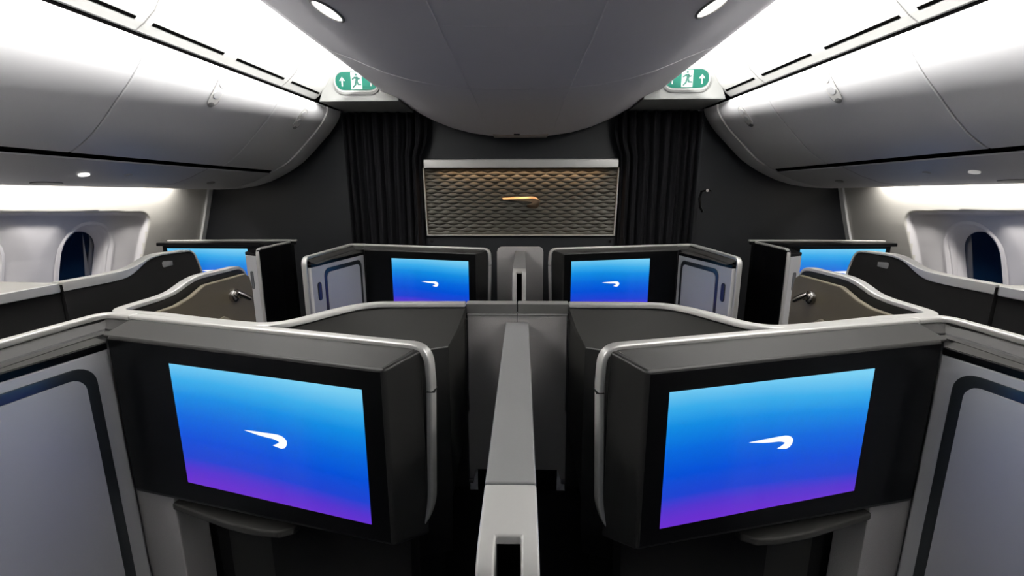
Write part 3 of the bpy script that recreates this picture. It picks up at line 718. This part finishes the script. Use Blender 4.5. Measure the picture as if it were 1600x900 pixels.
# centre partitions
def partition(dy, label, cap):
    t = thing('centre_partition', label, 'partition', (0, 1.31 + dy, 0), 'partitions behind the dividers')
    y = 1.29 + dy
    if cap: pf = [(-.150, 1.207), (.150, 1.207), (.150, .895), (.212, .660), (.212, .655), (.140, .655), (.128, .690), (-.128, .690), (-.140, .655), (-.212, .655), (-.212, .660), (-.150, .895)]
    else:
        pf = [(-.160, 1.175), (-.152, 1.198), (-.132, 1.208), (.132, 1.208), (.152, 1.198), (.160, 1.175), (.160, .1), (-.160, .1)]
    # gable: nearly flat at the top, flaring forward towards the foot
    g = G(); g.prism([(x, y, z) for x, z in pf], (0, .03, 0)); g.obj('panel', 'pgrey', t, bevel=.004)
    if cap:
        for sx in (-1, 1):
            g = G(); g.prism([(sx * .0015, y - .003, 1.2075), (sx * .0015, y - .012, 1.240), (sx * .0015, y + .02, 1.2425), (sx * .0015, y + .03, 1.2075)], (sx * .150, 0, 0)); g.obj('cap', 'rim2', t, bevel=.002)
            g = G(); g.box(min(sx * .0015, sx * .149), max(sx * .0015, sx * .149), y - .005, y + .01, 1.2035, 1.2075); g.obj('edge_strip', 'rim', t, bevel=.001)
        g = G(); g.box(-.0008, .0008, y - .0008, y + .01, .70, 1.207); g.obj('joint', 'strip', t)
        for sx in (-1, 1):
            g = G(); g.box(min(sx * .14, sx * .214), max(sx * .14, sx * .214), y - .006, y + .02, .645, .658); g.obj('foot_trim', 'rim2', t, bevel=.002)
    g = G(); g.box(-.232, .232, y - .045, y - .03, .02, .640) if cap else None; g.box(-.13, .13, y + .032, y + .06, .02, 1.19); g.obj('core_and_shade_sheet', 'darkfab', t)  # front sheet paints the opening below the panel dark, as in shade
partition(0, 'flared grey partition closing the end of the long near divider', True)
partition(P, 'small far grey partition with rounded top under the relief panel', False)

# ------------------------------------------------------------------ seat shells of the front row, centre
def smooth_path(pts, n=5):
    out = []
    for i in range(len(pts) - 1):
        p0 = Vector(pts[max(0, i - 1)]); p1 = Vector(pts[i]); p2 = Vector(pts[i + 1]); p3 = Vector(pts[min(len(pts) - 1, i + 2)])
        for k in range(n):
            t_ = k / n; out.append(.5 * ((2 * p1) + (p2 - p0) * t_ + (2 * p0 - 5 * p1 + 4 * p2 - p3) * t_ ** 2 + (3 * p1 - p0 - 3 * p2 + p3) * t_ ** 3))
    out.append(Vector(pts[-1])); return out
for s in (-1, 1):
    pos = 'left' if s < 0 else 'right'
    t = thing('seat_shell', 'curved silver rimmed seat shell with khaki padded wing behind the %s near screen' % pos, 'seat shell', (s * .75, 1.4, 0), 'shells of the front centre seats')
    back = smooth_path([(.153, 1.288, 1.240), (.25, 1.286, 1.240), (.36, 1.283, 1.240), (.415, 1.277, 1.240), (.46, 1.250, 1.240), (.496, 1.204, 1.240), (.525, 1.155, 1.240), (.553, 1.103, 1.240), (.59, 1.062, 1.240), (.645, 1.052, 1.240), (.74, 1.074, 1.240), (.84, 1.104, 1.240), (.95, 1.140, 1.240)], 4)
    wing = fillet([(.95, 1.140, 1.240), (1.122, 1.178, 1.240), (1.118, 1.33, 1.244), (1.110, 1.375, 1.252), (1.105, 1.465, 1.284), (1.10, 1.72, 1.284), (1.10, 1.76, 1.20), (1.10, 1.765, .90)], [0, .05, .05, .04, .06, .05, .03, 0], 6)
    # body walls
    full = back + wing[1:]
    cut = [p for p in full if p.z > 1.19]
    ribbon([Vector((p.x, p.y, p.z - .012)) for p in cut], -.014, .014, .06).obj('shell', 'char2', t, s=s, smooth=True, angle=40)
    # silver rim
    rows = []; g = G()
    for i, p in enumerate(full):
        tv = (full[min(i + 1, len(full) - 1)] - full[max(0, i - 1)]).normalized()
        n = plan_n(full, i) if abs(tv.z) < .9 else Vector((1, 0, 0)); 
        if abs(tv.z) >= .9 or i > len(full) - 14: n = Vector((-1, 0, 0)) if plan_n(full, len(full) // 2 + 10).x <= 0 else Vector((1, 0, 0))
        n = n.normalized(); u = n.cross(tv).normalized()
        if u.z < -.01: u = -u
        if i > len(full) - 10: u = Vector((0, 1, 0)) if abs(tv.z) > .9 else u
        rows.append([tuple(p + n * a + u * b) for a, b in ((-.017, -.010), (.017, -.010), (.015, .003), (-.015, .003))])
    g.loft(rows).obj('rim', 'rim', t, s=s, bevel=.003, seg=2)
    # sloping recess panel behind the near screen, and the foot box under it
    top = [(.152, 1.270, 1.228), (.36, 1.266, 1.228), (.445, 1.236, 1.228), (.478, 1.196, 1.228), (.508, 1.147, 1.228), (.537, 1.092, 1.228), (.575, 1.047, 1.226)]
    bot = [(.185, 1.150, 1.152), (.262, 1.128, 1.147), (.32, 1.112, 1.150), (.38, 1.094, 1.158), (.43, 1.078, 1.168), (.48, 1.062, 1.185), (.54, 1.040, 1.205)]
    g = G(); rows = []
    for a, b in zip(top, bot):
        a = Vector(a); b = Vector(b); m_ = (a + b) / 2 + Vector((0, .0, -.008)); rows.append([tuple(a), tuple(m_), tuple(b), tuple(b + Vector((0, .02, -.02))), tuple(a + Vector((0, .004, -.03)))])
    g.loft(rows).obj('recess_panel', 'char2', t, s=s, smooth=True, angle=50)
    rows = []
    bb = bot; g = G()
    rows = [[(x, y, z - .001), (x - .002, y - .004, z - .012), (x + .001, y + .0, .62), (x + .02, y + .07, .45), (x + (.06 if x < .2 else .02), y + .12, .45), (x + (.06 if x < .2 else 0), y + .10, z - .04)] for x, y, z in bb]
    g.loft(rows).obj('foot_box', 'char', t, s=s, smooth=True, angle=50)
    # light crest line of the ledge
    tube(G(), [Vector(p) + Vector((0, -.002, .0)) for p in bot[:4]], .0022, 6).obj('ledge_crest', 'rim2', t, s=s, smooth=True)
    # return face between partition and foot box
    Q = [[(.1515, 1.288, 1.226), (.186, 1.152, 1.150)], [(.1515, 1.288, .89), (.186, 1.150, .89)], [(.215, 1.286, .66), (.192, 1.150, .66)]]
    g = G(); g.loft([[q[0], q[1], (q[1][0] + .012, q[1][1] + .004, q[1][2]), (q[0][0] + .012, q[0][1] + .0, q[0][2])] for q in Q]); g.obj('return_panel', 'char2', t, s=s)
    # wing lining: dark band and khaki pad with pocket
    xw = 1.084
    g = G(); pad = [(1.225, 1.214), (1.34, 1.217), (1.40, 1.229), (1.475, 1.256), (1.60, 1.256), (1.70, 1.256), (1.728, 1.240), (1.738, 1.19), (1.735, .75), (1.235, .75)]
    g.prism([(xw, y, z) for y, z in pad], (-.018, 0, 0)); o = g.obj('wing_pad', 'khaki', t, s=s, bevel=.006, seg=3)
    g = G(); g.prism([(xw - .018, y, z) for y, z in ((1.38, 1.070), (1.47, 1.115), (1.54, 1.128), (1.57, 1.11), (1.57, .85), (1.38, .85))], (-.008, 0, 0)); g.obj('pocket', 'cream2', t, s=s, bevel=.004)
    # coat hook / latch
    kb = Vector((xw - .018, 1.612, 1.188)); g = G(); tube(g, [kb, kb + Vector((-.012, 0, 0)), kb + Vector((-.016, 0, 0))], [.026, .024, .018], 20); tube(g, [kb + Vector((-.014, 0, 0)), kb + Vector((-.030, 0, 0))], [.010, .010], 14)
    o = g.obj('hook_base', 'metal', t, s=s, smooth=True, angle=40)
    a = kb + Vector((-.030, .0, .004)); g = G(); tube(g, [a + Vector((.006, -.010, .010)), a + Vector((-.002, 0, 0)), a + Vector((-.014, .030, -.022))], [.009, .011, .010], 12); g.obj('hook_lever', 'metal', o, s=s, smooth=True, angle=50)

# ------------------------------------------------------------------ window suites
TA = radians(2)
WB = (1.715, 2.772, (cos(TA), sin(TA)), (sin(TA), -cos(TA)))
for s in (-1, 1):
    pos = 'left' if s < 0 else 'right'
    # screen unit
    t = thing('television_console', 'black screen unit by the window wall, in front of the %s window seat' % pos, 'television console', (s * 2.0, 2.82, 0), 'screens facing the window seats')
    bs = WB
    q = lambda a, z, off=0: S(a, z, off, 0, bs)
    G().hexa([q(-.09, .60), q(.56, .60), q(.56, 1.245), q(-.09, 1.245)], [q(-.24, .60, -.12), q(.575, .60, -.12), q(.575, 1.245, -.12), q(-.24, 1.245, -.12)]).obj('housing', 'blackp', t, s=s, bevel=.004)
    G().hexa([q(-.10, 1.245, .028), q(.575, 1.245, .028), q(.575, 1.266, .026), q(-.10, 1.268, .026)], [q(-.255, 1.245, -.12), q(.575, 1.245, -.12), q(.575, 1.268, -.12), q(-.255, 1.270, -.12)]).obj('top_ledge', 'blackp', t, s=s, bevel=.004)
    p = [Vector(q(-.262, 1.272, -.112)), Vector(q(.12, 1.272, -.100)), Vector(q(.585, 1.266, -.085))]
    sweep(p, [(-.012, -.006), (.012, -.006), (.012, .006), (-.012, .006)], (sin(TA), -cos(TA), 0)).obj('rim', 'rim', t, s=s, bevel=.003)
    screen_parts(t, s, 0, 1.229, bs, .528, .315)
    G().hexa([q(-.09, .02, -.03), q(.56, .02, -.03), q(.56, .60, -.03), q(-.09, .60, -.03)], [q(-.09, .02, -.12), q(.56, .02, -.12), q(.56, .60, -.12), q(-.09, .60, -.12)]).obj('base', 'darkfab', t, s=s)
    # cabinet on the aisle side: mirrored plan, opens away from the aisle
    t = thing('wardrobe', 'tall narrow cabinet with black aisle side, %s aisle, by the front wall' % pos, 'cabinet', (s * 1.5, 2.6, 0), 'side cabinets of the suites')
    ye, yb = 2.365, 2.762; zr = 1.272
    pl = [(1.420, ye), (1.505, ye + .045), (1.596, 2.762), (1.452, 2.762)]
    g = G(); g.prism([(x, y, .02) for x, y in pl], (0, 0, 1.215)); g.obj('body', 'white', t, s=s, bevel=.004)
    g = G(); g.prism([(x, y, 1.2355) for x, y in pl], (0, 0, .018)); g.obj('top_band', 'blackp', t, s=s, bevel=.003)
    g = G(); ribbon([Vector((1.404, ye + .0, zr - .004)), Vector((1.43, 2.62, zr - .004)), Vector((1.438, yb, zr - .004))], -.008, .008, .02, g).obj('outer_skin', 'blackp', t, s=s)
    pth = fillet([(1.438, yb, zr), (1.43, 2.62, zr), (1.408, ye, zr), (1.412, ye, .03)], [0, .05, .035, 0], 7)
    sweep(pth, [(-.009, -.006), (.009, -.006), (.009, .006), (-.009, .006)], (1, 0, 0)).obj('rim', 'rim', t, s=s, bevel=.003)
    # inlaid door on the face turned to the window
    d = Vector((1.600 - 1.505, 2.772 - ye - .045, 0)).normalized(); n = Vector((d.y, -d.x, 0)); o0 = Vector((1.505, ye + .045, 0))
    def on2(u, z, l): return tuple(o0 + d * u + Vector((0, 0, z)) + n * l)
    rows = [[on2(.15 + a * 1, .75 + b, l) for a, b in rrect(w_, h_, .03, 5)] for w_, h_, l in ((.25, .92, -.002), (.25, .92, .003), (.21, .88, .002), (.21, .88, -.002))]
    G().loft(rows, caps=False).obj('door_inlay', 'strip', t, s=s, smooth=True)
    d2 = Vector((.085, .045, 0)).normalized(); n2 = Vector((d2.y, -d2.x, 0)); o2 = Vector((1.420, ye, 0))
    rows = [[tuple(o2 + d2 * (.052 + a) + Vector((0, 0, 1.10 + b)) + n2 * l) for a, b in rrect(w_, h_, w_ * .48, 5)] for w_, h_, l in ((.024, .10, -.002), (.024, .10, .003), (.016, .09, .0022))]
    G().loft(rows).obj('handle', 'strip', t, s=s, smooth=True)
    # shell wall along the aisle with raised wing and number plate
    t = thing('suite_wall', 'dark fabric aisle wall with raised wing and silver plate, %s window seat' % pos, 'suite wall', (s * 1.56, 1.75, 0), 'aisle walls of the window seats')
    path = fillet([(1.590, 1.4865, 1.258), (1.565, 1.63, 1.261), (1.550, 1.725, 1.268), (1.540, 1.835, 1.312), (1.515, 2.025, 1.310), (1.510, 2.055, 1.21), (1.510, 2.06, .95)], [0, .05, .06, .05, .035, .03, 0], 6)
    # slab: polygon following the outline
    g = G(); rows = []
    cut = [p for p in path if p.z > 1.2]
    rows = []
    for p in cut: rows.append([(p.x - .012, p.y, p.z - .006), (p.x + .022, p.y, p.z - .006), (p.x + .022, p.y, .05), (p.x - .012, p.y, .05)])
    g.loft(rows).obj('panel', 'darkfab', t, s=s, smooth=True, angle=40)
    rows = []
    for i, p in enumerate(path):
        tv = (path[min(i + 1, len(path) - 1)] - path[max(0, i - 1)]).normalized(); n = Vector((1, 0, 0)); u = n.cross(tv).normalized(); u = u if u.z > -.2 else -u
        if i >= len(path) - 3: u = Vector((0, 1, 0))
        k = sstep((1.80 - p.y) / .12); hh = .006 + .024 * k
        rows.append([tuple(p + n * a + u * b) for a, b in ((-.015, -hh), (.026, -hh), (.026, .003), (-.015, .003))])
    G().loft(rows).obj('rim', 'rim', t, s=s, bevel=.002)
    g = G(); rows = []
    for w_, h_, l in ((.125, .026, 0), (.125, .026, -.006), (.118, .019, -.007)):
        rows.append([(1.5265 - .105 * (a) + l - (1.5265 - 1.5235), 1.925 + a, 1.266 + b + .06 * a * 0) for a, b in rrect(w_, h_, .008, 4)])
    pl_ = g.loft(rows).obj('number_plate', 'rim2', t, s=s, smooth=True)
    pl_.location.x += 0
    # side console between wall and window, nearer to the camera
    t = thing('side_console', 'dark side console with silver edge and inset tray at the %s frame edge' % pos, 'side console', (s * 1.9, 1.1, 0), 'side consoles of the window seats')
    g = G(); g.prism([(1.63, .62, .02), (1.585, 1.482, .02), (1.63, 1.483, .02), (2.30, 1.53, .02), (2.36, .62, .02)], (0, 0, 1.205)); g.obj('body', 'darkfab', t, s=s, bevel=.004)
    top = [(1.622, .62, 1.226), (1.574, 1.470, 1.226), (1.585, 1.484, 1.226), (2.30, 1.54, 1.226), (2.36, .62, 1.226)]
    g = G(); g.prism(top, (0, 0, .034)); g.obj('edge', 'rim', t, s=s, bevel=.004, seg=3)
    g = G(); g.prism([(1.72, .62, 1.2605), (1.70, 1.28, 1.2605), (1.74, 1.33, 1.2605), (2.24, 1.36, 1.2605), (2.26, .62, 1.2605)], (0, 0, .0012)); g.obj('tray', 'blackp', t, s=s)

# ------------------------------------------------------------------ ceiling lamps
for s in (-1, 1):
    pos = 'left' if s < 0 else 'right'
    X, Y = .568, 1.46; t = thing('ceiling_lamp', 'bright oval lamp recessed in the centre ceiling panel, upper %s of the picture' % pos, 'ceiling lamp', (s * X, Y, 2.1), 'oval lamps in the ceiling')
    def ov(ra, rb, dz): 
        return [(X + ra * cos(a), Y + rb * sin(a), ceil_h(X + ra * cos(a), Y) + dz) for a in [2 * pi * k / 24 for k in range(24)]]
    G().loft([ov(.042, .085, .004), ov(.040, .082, -.004), ov(.034, .074, -.005), ov(.032, .072, .002)], caps=False).obj('ring', 'rim2', t, s=s, smooth=True)
    G().loft([ov(.034, .074, .004), ov(.034, .074, -.002)]).obj('lens', 'lamp', t, s=s)
    l = bpy.data.lights.new('lamp_glow', 'SPOT'); l.energy = SPOT_W; l.spot_size = radians(110); l.spot_blend = .8; l.shadow_soft_size = .05; l.color = (1, .96, .9)
    o = bpy.data.objects.new('lamp_glow', l); COL.objects.link(o); o.location = (s * X, Y, ceil_h(X, Y) - .03);
